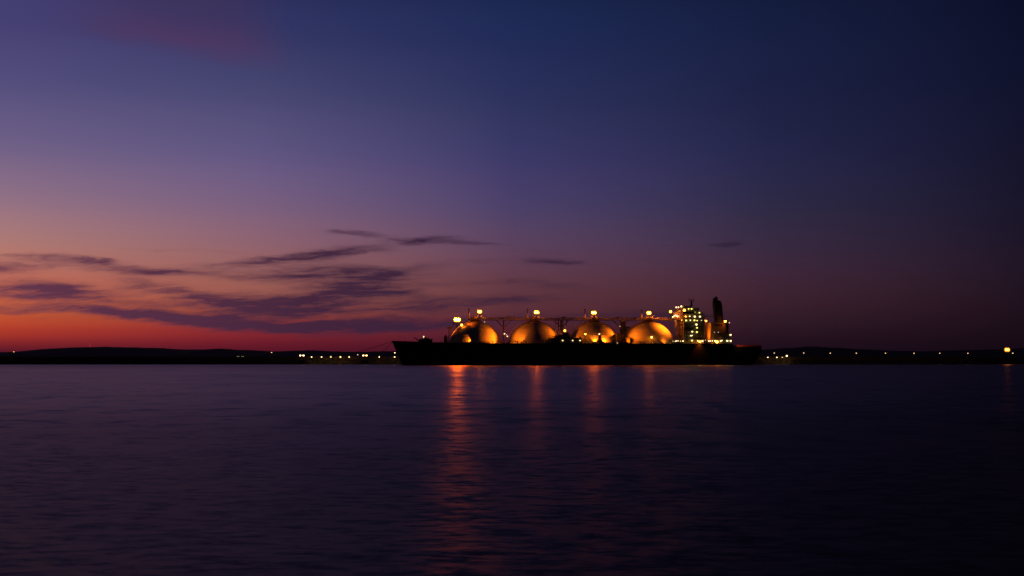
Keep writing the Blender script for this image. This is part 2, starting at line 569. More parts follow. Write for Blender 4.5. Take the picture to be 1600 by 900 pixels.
# ------------------------------------------------------------------ quay lamps
def lamp_post(name, X, Yp, dist, base_z, mat, label, group, r=0.55, twin=False, arm=True):
    p = at(X, Yp, dist)
    root = empty(name, (p.x, p.y, base_z))
    h = p.z - base_z
    bm = BM()
    tube(bm, [(0, 0, 0), (0, 0, h * .96)], [0.16, 0.10], 8)
    tube(bm, [(0, 0, h * .96), (0, -0.3, h + .05), (0, -1.0, h + .12)], 0.07, 6)
    box(bm, -.25, .25, -.25, .25, 0, .4)
    obj('pole', bm, M['steel'], root)
    bm = BM()
    lathe(bm, [(0.01, .32), (r * .55, .26), (r * 1.05, .12), (r * 1.05, 0.06)], (0, -1.0, h), 12)
    obj('lamp_shade', bm, M['steel'], root)
    bm = BM()
    ball(bm, (0, -1.0, h - .12), r, 0, 2, 0.8)
    obj('lamp_head', bm, mat, root, True)
    tag(root, label, 'lamp', group)
    return root

QG = 'lamps along the breakwater'
# (x, y in the photo, brightness, label)
lamp_post('street_lamp', 23, 549.5, 1190, 6.4, M['quay_lo'], 'single lamp post at far left of the breakwater, below the low end of the hills', QG, .42)
lamp_post('street_lamp', 425, 550.5, 1190, 6.4, M['quay_lo'], 'single amber lamp post on the dark breakwater, left of the row of quay lamps', QG, .42)
lows = [(487.5, 557.5, 'quay', .5, 'first single white quay lamp right of the left dolphin pair'),
        (503, 557.5, 'quay', .5, 'second single white quay lamp right of the left dolphin pair'),
        (517.5, 557.3, 'quay', .62, 'third of five single quay lamps between the two dolphins, bright white'),
        (532.5, 557.5, 'quay_y', .62, 'fourth of five single quay lamps between the two dolphins, more yellow'),
        (546, 557.5, 'quay', .52, 'last single white quay lamp before the right dolphin pair'),
        (559.5, 554, 'quay_lo', .40, 'small higher white lamp just left of the right dolphin pair'),
        (593, 557.5, 'quay', .48, 'single white quay lamp between the right dolphin and the bow'),
        (617, 557.5, 'quay', .5, 'lower of the two white lamps close under the raked bow'),
        (617.3, 551, 'quay', .42, 'upper of the two white lamps close under the raked bow')]
M['quay_y'] = lamp('quay_lamp_yellow', (1.0, 0.58, 0.20), 6)
for i, (X, Yp, mm, r, lb) in enumerate(lows):
    lamp_post('quay_lamp', X, Yp, 1196 + (i % 2), 3.2, M[mm], lb, 'quay lamps left of the ship', r)
highs = [(1209, 551.3), (1255, 551.3), (1296.5, 551.5), (1337, 551.5), (1382.5, 551.6), (1427, 551.6), (1467, 551.7), (1511, 551.7)]
hl = ['tall dim lamp just right of the stern, above the low white lamps', 'first tall dim lamp right of the four low white lamps', 'second tall dim lamp right of the four low white lamps',
      'third tall dim lamp right of the four low white lamps', 'fourth tall dim lamp right of the four low white lamps', 'third tall dim lamp left of the orange floodlight',
      'second tall dim lamp left of the orange floodlight', 'nearest tall dim lamp left of the orange floodlight']
for (X, Yp), lb in zip(highs, hl):
    lamp_post('street_lamp', X, Yp, 1192, 6.4, M['quay_lo'], lb, QG, .45)
for X, Yp, mm, r, lb in [(1199, 558, 'quay', .46, 'low white quay lamp nearest to the stern'), (1213, 558, 'quay', .5, 'second low white quay lamp right of the stern'),
                  (1221.5, 558, 'quay_lo', .45, 'third and faintest low white quay lamp right of the stern'), (1228.5, 555.8, 'quay', .75, 'brightest white quay lamp right of the stern, fourth from it')]:
    lamp_post('quay_lamp', X, Yp, 1197, 3.2, M[mm], lb, 'quay lamps right of the stern', r)
lamp_post('street_lamp', 1581, 551.5, 1190, 6.4, M['quay_lo'], 'small white lamp right beside the orange floodlight', None, .5)

# big orange floodlight at the right end
p = at(1573, 546.5, 1188)
fl = empty('floodlight_mast', (p.x, p.y, 3.2))
tag(fl, 'tall mast with bright orange floodlights at far right of the breakwater', 'floodlight')
h = p.z - 3.2
bm = BM()
tube(bm, [(0, 0, 0), (0, 0, h + .6)], [.3, .16], 10)
box(bm, -1.5, 1.5, -.12, .12, h + .55, h + .75)
obj('pole', bm, M['steel'], fl)
for k in (-1, 1):
    cx = k * .65
    yo = .03 * k
    bm = BM()
    tube(bm, [(cx, .5 + yo, h), (cx, .2 + yo, h)], [.5, 1.95], 20)
    tube(bm, [(cx, .2 + yo, h), (cx, -.1 + yo, h)], [1.95, 2.0], 20, caps=False)
    obj('lamp_housing', bm, M['steel'], fl)
    for nm, y0, rr, mt in (('halo_disc', .12, 1.9, 'glow_out'), ('halo_disc', .02, 1.3, 'glow_in'), ('lens', -.08, .85, 'sod_quay')):  # two glowing discs added as a halo round each lens
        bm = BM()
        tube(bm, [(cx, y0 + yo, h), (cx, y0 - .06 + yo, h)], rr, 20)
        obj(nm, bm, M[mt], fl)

# mooring dolphins with twin lamps
for X0, lb in ((471.7, 'left mooring dolphin, dark block under two bright lamps'), (570.2, 'right mooring dolphin, dark block with twin warm lamps nearer the bow')):
    p = at(X0, 570, 1170)
    d = empty('mooring_dolphin', (p.x, 1170, 0))
    tag(d, lb, 'dolphin', 'mooring dolphins left of the ship')
    for sx in (-2.2, 0, 2.2):
        for sy in (-1.6, 1.6):
            bm = BM()
            tube(bm, [(sx * 1.15, sy * 1.15, -2), (sx, sy, 2.2)], .4, 8)
            obj('pile', bm, M['steel'], d)
    bm = BM()
    box(bm, -3.4, 3.4, -2.6, 2.6, 2.2, 3.4)
    obj('platform', bm, M['steel'], d)
    bm = BM()
    lathe(bm, [(.01, 0), (.7, 0), (.5, .25), (.45, .8), (.75, .95), (.01, 1.1)], (0.3, -.4, 3.4), 12)
    obj('bollard', bm, M['steel'], d)
    hz = CAM_H + (HOR - 555.4) / F * 1170
    for sx in (-1.32, 1.32):
        bm = BM()
        tube(bm, [(sx, 1.2, 3.4), (sx, 1.2, hz + .1)], .1, 8)
        lathe(bm, [(.01, .75), (.55, .6), (.75, .42)], (sx, 1.2, hz), 12)
        lp = obj('lamp_post', bm, M['steel'], d)
        bm = BM()
        ball(bm, (sx, 1.2, hz), .78, 0, 2, .72)
        obj('lamp_head', bm, M['quay_y'] if X0 > 500 else M['quay'], lp, True)

# radio mast with red lamps on the left hill
p = at(141, 542.3, 5990)
rm = empty('radio_mast', (p.x, p.y, p.z - 2))
tag(rm, 'thin radio mast with red lamps on top of the left hill', 'mast')
bm = BM()
for a in range(3):
    cx, cy = 1.4 * math.cos(a * 2.094), 1.4 * math.sin(a * 2.094)
    tube(bm, [(cx, cy, 0), (cx * .35, cy * .35, 15)], .14, 6)
for k in range(10):
    for a in range(3):
        r0, r1 = 1.4 - .091 * k, 1.4 - .091 * (k + 1)
        tube(bm, [(r0 * math.cos(a * 2.094), r0 * math.sin(a * 2.094), k * 1.5), (r1 * math.cos((a + 1) * 2.094), r1 * math.sin((a + 1) * 2.094), k * 1.5 + 1.5)], .08, 5)
obj('lattice', bm, M['steel'], rm)
for zz in (3.5, 8, 15):
    bm = BM()
    ball(bm, (0, -.2, zz), .9)
    obj('warning_lamp', bm, M['red_lamp'], rm)

# a couple of far houses below the left hill
for X, lb in ((373, 'left of two tiny far houses with faint lit windows under the hill'), (380, 'right of two tiny far houses with faint lit windows under the hill')):
    p = at(X, 557.2, 4750)
    hh = empty('house', (p.x, p.y, p.z - 3.0))
    tag(hh, lb, 'house', 'far houses under the left hill')
    bm = BM(); box(bm, -5, 5, -3.5, 3.5, -4, 5)
    obj('wall', bm, M['conc'], hh)
    bm = BM()
    v = [bm.verts.new(c) for c in ((-5.5, -4, 5), (5.5, -4, 5), (5.5, 4, 5), (-5.5, 4, 5), (-5.5, 0, 7.5), (5.5, 0, 7.5))]
    for f in ((0, 1, 5, 4), (2, 3, 4, 5), (0, 4, 3), (1, 2, 5), (0, 3, 2, 1)):
        bm.faces.new([v[i] for i in f])
    obj('roof', bm, M['steel'], hh)
    for sx in (-2.5, 2.5):
        bm = BM(); box(bm, sx - 1.1, sx + 1.1, -3.62, -3.53, 2.0, 4.2)
        obj('window', bm, M['win'], hh)

# ================================================================== THE SHIP
TH = R(6.0)
BX, BY = (612 - 800) / F * 1075.0, 1075.0
cT, sT = math.cos(TH), math.sin(TH)
ship = empty('gas_carrier_ship', (BX, BY, 0), TH)
tag(ship, 'long black tanker with four floodlit round tank covers, moored at dusk', 'ship')

def S(X, Yp=None, ys=0.0):
    """photo pixel seen at a distance ys off the ship's centre line (minus = our side) -> ship coordinates"""
    t = (X - 800) / F
    x = (t * (BY + ys * cT) - BX + ys * sT) / (cT - t * sT)
    if Yp is None:
        return x
    Y = BY + x * sT + ys * cT
    return x, CAM_H + (HOR - Yp) / F * Y

LEN = S(1190, None, -15)
DECK = 16.2
XSTEP = S(1143, None, -22)
def deck_z(x):
    if x < 60:
        return DECK + 2.1 * (1 - x / 60) ** 1.3
    if x > XSTEP:
        return DECK - 2.3 * min(1.0, (x - XSTEP) / 3.5)
    return DECK
def half_b(u, t):
    # u along 0..1, t height 0 (keel line) .. 1 (deck)
    eb = 0.17 + 0.10 * (1 - t)
    b = 1.0 if u > eb else math.sin(math.pi / 2 * (u / eb)) ** (0.75 + 0.5 * (1 - t))
    es = 0.80
    if u > es:
        k = (u - es) / (1 - es)
        b *= 1 - (0.35 + 0.45 * (1 - t)) * k ** 2.2
    return 23.0 * b
levels = [0, .12, .3, .5, .7, .85, 1.0]
us = sorted(set([0, .004, .01, .02, .035, .05, .07, .1, .14, .2, .3, .4, .5, .6, .7, .8, .85, .9, .93, .96, .98, 1.0,
                 XSTEP / LEN, (XSTEP + 3.5) / LEN]))
bm = BM()
rings = {}
for li, t in enumerate(levels):
    for ui, u in enumerate(us):
        zt = deck_z(u * LEN)
        z = -2.5 + t * (zt + 2.5)
        zz = max(z, 0) / 18.3
        x0 = 8.2 * (1 - zz)
        x1 = LEN - (5.0 * max(0, 1 - max(z, 0) / 8.5))
        x = x0 + (x1 - x0) * u
        hb = half_b(u, t)
        for s in (-1, 1):
            if u == 0:
                if s == 1:
                    rings[(li, ui, 1)] = rings[(li, ui, -1)]
                    continue
                rings[(li, ui, -1)] = bm.verts.new((x, 0, z))
            else:
                rings[(li, ui, s)] = bm.verts.new((x, s * hb, z))
nu = len(us)
for li in range(len(levels) - 1):
    for ui in range(nu - 1):
        for s in (-1, 1):
            q = [rings[(li, ui, s)], rings[(li, ui + 1, s)], rings[(li + 1, ui + 1, s)], rings[(li + 1, ui, s)]]
            q2 = []
            for v in q:
                if v not in q2:
                    q2.append(v)
            if len(q2) >= 3:
                try:
                    bm.faces.new(q2)
                except ValueError:
                    pass
    bm.faces.new([rings[(li, nu - 1, -1)], rings[(li, nu - 1, 1)], rings[(li + 1, nu - 1, 1)], rings[(li + 1, nu - 1, -1)]])
edge_pts = {s: [rings[(len(levels) - 1, ui, s)].co.copy() for ui in range(nu)] for s in (-1, 1)}
obj('hull', bm, M['hull'], ship)

bm = BM()
pr = None
for ui in range(nu):
    a, b = edge_pts[-1][ui], edge_pts[1][ui]
    va, vb = bm.verts.new((a.x, a.y * .995, a.z - .25)), bm.verts.new((b.x, b.y * .995, b.z - .25))
    if pr:
        bm.faces.new((pr[0], va, vb, pr[1]))
    pr = (va, vb)
bmesh.ops.remove_doubles(bm, verts=bm.verts[:], dist=.001)
obj('deck', bm, M['deck'], ship)

# railing on the deck edge, both sides
def edge_at(x, s):
    P = edge_pts[s]
    for a, b in zip(P, P[1:]):
        if a.x <= x <= b.x and b.x > a.x:
            t = (x - a.x) / (b.x - a.x)
            return a.lerp(b, t)
    return P[-1].copy()
for s in (-1, 1):
    bm = BM()
    x = 36.0
    top, mid = [], []
    while x < XSTEP - 1:
        e_ = edge_at(x, s)
        y = e_.y - s * .25
        tube(bm, [(x, y, e_.z - .2), (x, y, e_.z + 1.1)], .05, 5)
        top.append((x, y, e_.z + 1.1)); mid.append((x, y, e_.z + .6))
        x += 3.0
    tube(bm, top, .055, 5); tube(bm, mid, .04, 5)
    obj('railing', bm, M['gear'], ship)
# red-painted bulwark round the stern
bm = BM()
for s in (-1, 1):
    x = XSTEP + 4.5
    pts = []
    while x < LEN - .3:
        e_ = edge_at(x, s)
        pts.append((x, e_.y - s * .2, e_.z))
        x += 2.5
    e_ = edge_at(LEN - .3, s)
    pts.append((LEN - .3, e_.y - s * .2, e_.z))
    for a, b in zip(pts, pts[1:]):
        v = [bm.verts.new(c) for c in (a, b, (b[0], b[1], b[2] + 1.3), (a[0], a[1], a[2] + 1.3))]
        bm.faces.new(v)
e1, e2 = edge_at(LEN - .3, -1), edge_at(LEN - .3, 1)
bm.faces.new([bm.verts.new(c) for c in ((LEN - .3, e1.y, e1.z), (LEN - .3, e2.y, e2.z), (LEN - .3, e2.y, e2.z + 1.3), (LEN - .3, e1.y, e1.z + 1.3))])
obj('stern_bulwark', bm, M['red'], ship)

def spot(name, loc, aim, power, angle, blend=.6, col=SOD, radius=.35, parent=None):
    l = bpy.data.lights.new(name, 'SPOT')
    l.energy = power
    l.color = col
    l.spot_size = R(angle)
    l.spot_blend = blend
    l.shadow_soft_size = radius
    o = bpy.data.objects.new(name, l)
    COL.objects.link(o)
    o.parent = parent or ship
    o.location = loc
    d = Vector(aim) - Vector(loc)
    o.rotation_euler = d.to_track_quat('-Z', 'Y').to_euler()
    return o

# --- tank covers
TR, TZ = 20.2, 13.3
tanks = []
for X in (742.5, 835.5, 928, 1013.5):
    tx = S(X, None, 0)
    tanks.append(tx)
    bm = BM()
    prof = []
    a0 = math.asin((DECK - .3 - TZ) / TR)
    for k in range(33):
        a = a0 + (math.pi / 2 - a0) * k / 32
        prof.append((TR * math.cos(a) if k < 32 else 0, TR * math.sin(a)))
    lathe(bm, prof, (tx, 0, TZ), 72)
    d = obj('tank_dome', bm, M['dome'], ship, True)
    # plate bands standing slightly proud
    bm = BM()
    for dg in (14, 27, 41, 56):
        a = R(dg)
        r0 = (TR + .01) * math.cos(a); z0 = TZ + (TR + .01) * math.sin(a)
        pr_ = [(r0 + .0, z0 - .12), (r0 + .09, z0 - .1), (r0 + .07, z0 + .1), (r0 - .08, z0 + .12)]
        lathe(bm, pr_, (tx, 0, 0), 72)
    obj('weld_band', bm, M['dome'], d, True)
    bm = BM()
    lathe(bm, [(4.4, 32.4), (4.4, 33.9), (3.9, 34.3), (2.6, 34.4), (2.6, 36.2), (1.4, 36.9), (0, 37.0)], (tx, 0, 0), 28)
    obj('dome_hatch', bm, M['gear'], d, True)
    bm = BM()   # skirt ring at the deck
    lathe(bm, [(TR + .55, DECK - .2), (TR + .55, DECK + .9), (TR - .1, DECK + 1.25)], (tx, 0, 0), 72)
    obj('skirt_ring', bm, M['white'], d, True)
    # access stair that climbs the cover from the bow side
    bm = BM()
    for off in (-.6, .6):
        pts = []
        for k in range(19):
            a = R(8 + k * 4.2)
            pts.append((tx - (TR + 1.0) * math.cos(a), -3.0 + off, TZ + (TR + 1.0) * math.sin(a)))
        tube(bm, pts, .09, 5)
        pts2 = [(p_[0] - .75 * (tx - p_[0]) / TR, p_[1], p_[2] + .75) for p_ in pts]
        tube(bm, pts2, .06, 5)
        for a_, b_ in zip(pts, pts2):
            tube(bm, [a_, b_], .05, 4)
    for k in range(60):
        a = R(8 + k * 1.27)
        x_, z_ = tx - (TR + 1.0) * math.cos(a), TZ + (TR + 1.0) * math.sin(a)
        box(bm, x_ - .14, x_ + .14, -3.6, -2.4, z_ - .04, z_ + .04)
    obj('access_stair', bm, M['pipe'], d)

# --- overhead walkway with pipes
WZ = 34.75
wx0, wx1 = S(731, None, -4), S(1062, None, -4)
bm = BM()
box(bm, wx0, wx1, -5.6, -2.2, WZ, WZ + .25)
for yy in (-5.6, -2.35):
    box(bm, wx0, wx1, yy, yy + .15, WZ - 1.1, WZ - .85)
    box(bm, wx0, wx1, yy, yy + .15, WZ - .02, WZ + .18)
    k, up = 0, True
    x = wx0
    while x < wx1 - 2.4:
        tube(bm, [(x, yy + .07, WZ - 1.0), (x + 2.4, yy + .07, WZ)] if up else [(x, yy + .07, WZ), (x + 2.4, yy + .07, WZ - 1.0)], .07, 5)
        x += 2.4; up = not up
ww = obj('pipe_walkway', bm, M['gear'], ship)
bm = BM()
for yy in (-5.5, -2.3):
    x = wx0 + .1
    while x < wx1:
        tube(bm, [(x, yy, WZ + .25), (x, yy, WZ + 1.35)], .045, 4)
        x += 2.0
    for zz in (.8, 1.35):
        tube(bm, [(wx0, yy, WZ + zz), (wx1, yy, WZ + zz)], .045, 4)
obj('walkway_railing', bm, M['pipe'], ww)
for (yy, zz, rr) in ((-6.4, WZ + .45, .38), (-1.4, WZ + .35, .45), (-7.3, WZ + .25, .28)):
    bm = BM()
    pts = []
    x = wx0
    k = 0
    while x < wx1:
        pts.append((x, yy, WZ + (zz - WZ)))
        nx = x + 21
        # an expansion loop every second span
        if k % 2 == 1 and nx < wx1:
            pts += [(x + 8, yy, zz), (x + 8.4, yy, zz + 1.1), (x + 11.6, yy, zz + 1.1), (x + 12, yy, zz)]
        x = nx; k += 1
    pts.append((wx1, yy, zz))
    tube(bm, pts, rr, 8)
    x = wx0 + 1
    while x < wx1:
        lathe(bm, [(rr + .02, -.1)], (0, 0, 0), 8) if False else box(bm, x - .1, x + .1, yy - rr - .1, yy + rr + .1, zz - rr - .25, zz + rr + .1)
        x += 5.5
    obj('pipe', bm, M['pipe'], ww)
# valve boxes and junction cabinets on the walkway
rnd = random.Random(5)
for k in range(34):
    x = rnd.uniform(wx0 + 2, wx1 - 4)
    bm = BM()
    a, b, c = rnd.uniform(.3, .9), rnd.uniform(.3, .6), rnd.uniform(.5, 1.7)
    yb = -7.9 - b * .2
    box(bm, x - a, x + a, yb - b, yb + b, WZ - .1, WZ + c)
    tube(bm, [(x, yb, WZ + c), (x, yb, WZ + c + .5)], .12, 6)
    tube(bm, [(x - .4, yb, WZ + c + .5), (x + .4, yb, WZ + c + .5)], .08, 6)
    obj('valve', bm, M['pipe'] if k % 2 else M['gear'], ww)
# support towers between the tanks
for X in (787, 877, 970):
    x = S(X, None, -4)
    bm = BM()
    for yy in (-5.4, -2.4):
        tube(bm, [(x, yy, DECK - .3), (x, yy, WZ - 1.0)], .42, 8)
        tube(bm, [(x, yy, WZ - 6.5), (x - 5.5, yy, WZ - 1.0)], .22, 6)
        tube(bm, [(x, yy, WZ - 6.5), (x + 5.5, yy, WZ - 1.0)], .22, 6)
    for zz in (21, 27):
        tube(bm, [(x, -5.4, zz), (x, -2.4, zz)], .15, 6)
    obj('support_tower', bm, M['gear'], ww)
# risers of the cargo manifold, between tanks 2 and 3
for X, r_, z0 in ((868, .35, 22), (872.5, .55, 20), (876, .4, 19), (879.5, .45, 21), (885, .3, 24)):
    x = S(X, None, -8)
    bm = BM()
    tube(bm, [(x, -8, z0), (x, -8, WZ - .4), (x, -6.2, WZ + .4)], r_, 8)
    obj('riser_pipe', bm, M['pipe'], ww)

# --- vent masts on the covers
for X, yt in ((732.6, 482), (824, 482.5), (914, 483), (1002.5, 484)):
    x, z = S(X, yt, -2)
    bm = BM()
    tube(bm, [(x, -2, TZ + TR - 1.6), (x, -2, z - .8)], [.55, .42], 10)
    lathe(bm, [(.42, 0), (.75, .1), (.75, .6), (.3, .9), (0, .95)], (x, -2, z - .9), 12)
    box(bm, x - 1.1, x + 1.1, -3.1, -.9, WZ + 1.6, WZ + 1.75)
    obj('vent_mast', bm, M['pipe'], ship)

# --- floodlights: pole + hooded housing with a glowing lens before added halo discs
def floodlight(X, Yp, ys, base_z, wdt, hgt, mat, heads=2, yaw=0.0, hood=.4, shield=None):
    x, z = S(X, Yp, ys)
    bm = BM()
    if base_z is not None:
        tube(bm, [(x, ys + .6, base_z), (x, ys + .6, z + hgt / 2)], [.22, .14], 8)
    box(bm, x - wdt / 2 - .1, x + wdt / 2 + .1, ys + .68, ys + .84, z - .1, z + .1)
    if shield:  # plate added below the lamps to keep their light off the tank covers
        pw, pd = shield
        zp = z - hgt / 2 - .85
        box(bm, x - pw, x + pw, ys - pd, ys + .9, zp - .1, zp)
        for sx in (-1, 1):
            tube(bm, [(x, ys + .6, zp - 2.2), (x + sx * pw * .8, ys - .2, zp - .1)], .12, 6)
            tube(bm, [(x + sx * (pw - .1), ys - pd + .1, zp), (x + sx * (pw - .1), ys - pd + .1, zp + .5)], .05, 5)
        tube(bm, [(x, ys + .6, zp - 2.2), (x, ys - pd * .8, zp - .1)], .12, 6)
    f = obj('floodlight', bm, M['steel'], ship)
    r_ = hgt / 2
    hw = (wdt - hgt) / max(1, heads - 1)
    for k in range(heads):
        cx = x if heads == 1 else x - (wdt - hgt) / 2 + hw * k
        ro = r_ * 1.65
        yo = k * .03
        bm = BM()
        tube(bm, [(cx, ys + .62 + yo, z), (cx, ys + .32 + yo, z)], [r_ * .45, ro + .03], 20)
        tube(bm, [(cx, ys + .32 + yo, z), (cx, ys + .12 + yo, z)], [ro + .03, ro + .05], 20, caps=False)
        h_ = obj('lamp_housing', bm, M['steel'], f)
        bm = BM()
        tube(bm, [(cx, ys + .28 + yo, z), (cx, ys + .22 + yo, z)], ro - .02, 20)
        obj('halo_disc', bm, M['glow_out'], f)
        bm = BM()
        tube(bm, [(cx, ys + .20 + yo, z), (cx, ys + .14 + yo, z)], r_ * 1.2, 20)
        obj('halo_disc', bm, M['glow_in'], f)
        bm = BM()
        tube(bm, [(cx, ys + .12 + yo, z), (cx, ys + .02 + yo, z)], r_ * .8, 16)
        obj('lens', bm, mat, f)
    return x, ys, z, f

for X, Yp, wd, mt in ((749.5, 487, 3.0, 'sod_dim'), (838.5, 488, 4.0, 'sod'), (928, 488.6, 4.0, 'sod'), (1014, 489, 3.2, 'sod_dim')):
    x, y, z, f = floodlight(X, Yp, -5, WZ + .2, (wd + 2.2) * .56, 2.0, M[mt], 2, shield=(4.6, 4.0))
    # the lamps turned along the ship, lighting walkway and masts
    spot('flood_lamp', (x, -5, z - 2.5), (x - 14, -4.0, WZ - .2), 5000, 120, 1.0, parent=None)
    spot('flood_lamp', (x, -5, z - 2.5), (x + 14, -4.0, WZ - .2), 5000, 120, 1.0, parent=None)
# forward pair, the brightest
x, y, z, f = floodlight(714.3, 499.6, -6, 24.5, 4.5, 2.5, M['sod_hi'], 2, shield=(4.8, 4.0))
floodlight(713.0, 501.5, 5, 24.5, 1.5, 1.5, M['sod_lo'], 1)
spot('flood_lamp', (S(713, None, 5) + 1.2, 5, z - .4), (tanks[0] - 6, 3, 26), 16000, 130, .9)
x2, y2, z2, f2 = floodlight(721.5, 508, -9, 25.0, 1.5, 1.5, M['sod_lo'], 1)
spot('flood_lamp', (x2, -10, z2 - .9), (x2 + 4, -6, z2 - 1), 700, 150, 1.0)
spot('flood_lamp', (S(697.5, None, 2), 1.5, 26.6), (tanks[0] - 14, 0, 25.5), 6000, 100, .9)
# bow-side frame carrying the forward pair
bm = BM()
for yy in (-7.5, -4.5):
    tube(bm, [(S(701, None, -6), yy, DECK), (S(702, None, -6), yy, 26), (S(712, None, -6), yy, 33.4)], .35, 8)
    for zz in (20, 23, 26):
        tube(bm, [(S(701, None, -6), -7.5, zz), (S(701.5, None, -6), -4.5, zz)], .15, 6)
xa = S(701, None, -6)
box(bm, xa - 1.0, xa + 2.5, -7.6, -4.4, 27.0, 29.0)
obj('forward_gantry', bm, M['pipe'], ship)

# lamp between tanks 2 and 3
x, y, z, f = floodlight(882.5, 516.8, -14, DECK, 1.7, 1.4, M['sod_lo'], 1)
spot('flood_lamp', (x, -15, z - .9), (x - 8, -10, z - 4), 1500, 150, 1.0)

# deck floods washing the tank covers, each in its own small fixture
def deck_flood(X, ys, zo, aimX, aimz, aimy, power, ang, blend=.5):
    x = S(X, None, ys)
    bm = BM()
    tube(bm, [(x, ys, DECK - .3), (x, ys, DECK + zo - .25)], .09, 6)
    box(bm, x - .3, x + .3, ys - .25, ys + .15, DECK + zo - .3, DECK + zo + .12)
    fo = obj('deck_flood', bm, M['gear'], ship)
    spot('deck_lamp', (x, ys + .5, DECK + zo + .3), (S(aimX, None, aimy), aimy, aimz), power, ang, blend, parent=None)
deck_flood(737, -21.6, 1.2, 722, 21, -15, 5304, 62, .35)
deck_flood(784, -19.5, 1.6, 766, 21, -15, 9180, 78, .5)
deck_flood(814, -22.0, .6, 809, 24, -14, 7140, 100, .8)
deck_flood(870, -21.0, 3.0, 874, 27, -10, 2244, 70, 1.0)
deck_flood(913, -21.0, 6.0, 902, 20, -16, 2652, 80, .6)
deck_flood(930, -22.0, 1.2, 928, 22, -15, 4896, 82, .3)
deck_flood(944, -22.0, 1.2, 951, 24, -14, 7344, 110, .5)
deck_flood(982, -22.0, .8, 990, 24, -13, 4896, 120, 1.0)
deck_flood(1040, -21.5, .8, 1034, 20, -14, 1500, 110, 1.0)

# floods added between the tanks as fill light on the flanks of the covers
for X, zz, p1, p2 in ((787, 25.0, 9500, 8000), (877, 27.0, 4500, 6500), (969.5, 25.0, 8000, 9500)):
    x = S(X, None, -15)
    bm = BM()
    tube(bm, [(x, -6.5, zz - .3), (x, -15, zz - .3)], .12, 6)
    tube(bm, [(x, -15, DECK - .3), (x, -15, zz)], .16, 6)
    box(bm, x - .7, x + .7, -15.5, -14.8, zz - .3, zz + .3)
    obj('deck_flood', bm, M['gear'], ship)  # post and box added to carry the fill lamps
    spot('deck_lamp', (x - .9, -15.2, zz), (x - 17, -13, zz - 3), p1, 125, 1.0)
    spot('deck_lamp', (x + .9, -15.2, zz), (x + 17, -13, zz - 3), p2, 125, 1.0)
# gangway lamp hung outboard, lighting a patch of the ship's side
x = S(1093, None, -23)
bm = BM()
tube(bm, [(x, -22.4, DECK + .2), (x, -23.4, DECK + 1.3), (x, -24.6, DECK + 1.3)], .09, 6)
box(bm, x - .3, x + .3, -24.9, -24.3, DECK + .95, DECK + 1.25)
obj('gangway_lamp', bm, M['gear'], ship)
spot('gangway_lamp', (x, -24.6, DECK + .8), (x, -23.2, DECK - 4), 3500, 110, 1.0)
# floodlights at the front of the bridge; one lights the aft tank cover
for X, Yp, ys in ((1048, 487, 14), (1069.5, 484.8, -20)):
    x, y, z, f = floodlight(X, Yp, ys, 30, 1.9, 1.6, M['sod_lo'], 2)
xA, zA = S(1060, 490, -14)
spot('flood_lamp', (xA - 1.6, -16, zA), (tanks[3] + 9, -9, 27), 75000, 62, .9)

# small white lamps about the deck
lampB = None
def small_lamp(X, Yp, ys, mat, r=.5, post=None, parent=None, name='deck_lamp', proud=True):
    x, z = S(X, Yp, ys)
    bm = BM()
    ball(bm, (x, ys - .3, z), r, 1, 2)
    lathe(bm, [(r * .5, r * 1.25), (r * 1.15, r * .75), (r * 1.15, r * .6)], (x, ys - .3, z), 10)
    if post is not None:
        tube(bm, [(x, ys + .35, post), (x, ys + .35, z + r), (x, ys - .2, z + r * 1.1)], .09, 6)
    else:
        box(bm, x - .12, x + .12, ys - .25, ys + .25, z + r * .7, z + r * 1.0)
    return obj(name, bm, [M['steel'], mat], parent or ship, False)
for X, Yp, r, mt, ys in ((788.2, 521.5, .5, 'warm', -20), (791.3, 523.2, .35, 'warm_lo', -20), (792.7, 525.5, .42, 'warm', -20),
                     (879, 532, .48, 'warm', -22.2), (894.7, 532, .45, 'warm', -22.2), (906.2, 532, .45, 'warm', -22.2), (964.5, 536, .35, 'warm_lo', -22.2),
                     (968.7, 509.8, .35, 'warm_lo', -10), (936.3, 522, .55, 'warm', -22.0), (914.5, 522, .5, 'sod_lo', -21.5),
                     (1018, 527, .6, 'sod_lo', -22.0), (1018.5, 526, .35, 'warm', -22.6), (757, 503, .35, 'warm_lo', -8)):
    small_lamp(X, Yp, ys, M[mt], r, post=DECK if ys < -15 else None)
# the stout post in front of the third tank
x = S(937.2, None, -21.0)
bm = BM()
box(bm, x - .9, x + .9, -21.6, -20.4, DECK - .2, 23.0)
box(bm, x - 1.3, x + 1.3, -22.0, -20.0, 23.0, 23.4)
obj('ventilator_post', bm, M['gear'], ship)

# manifold platform, low dark machinery between tanks 2 and 3
bm = BM()
x0, x1 = S(859, None, -18), S(908, None, -18)
box(bm, x0, x1, -22, -14, DECK - .2, DECK + 4.2)
box(bm, x0 + 4, x1 - 9, -21, -15, DECK + 4.2, DECK + 6.2)
box(bm, x0 + 10, x0 + 14, -20.5, -16, DECK + 6.2, DECK + 8.2)
man = obj('manifold', bm, M['steel'], ship)
rnd = random.Random(9)
for k in range(12):
    x = x0 + 1 + k * (x1 - x0 - 2) / 11
    hh = rnd.uniform(4.6, 8.0) if 2 < k < 9 else rnd.uniform(3, 5.4)
    bm = BM()
    tube(bm, [(x, -22.4, DECK + .8), (x, -21.9, DECK + .8), (x, -21.9, DECK + hh), (x + rnd.uniform(-1, 1), -18, DECK + hh)], rnd.uniform(.2, .42), 7)
    lathe(bm, [(.0, 0), (.55, 0), (.55, .15), (0, .15)], (x, -21.9, DECK + hh * .6), 10)
    obj('loading_pipe', bm, M['gear'], man)

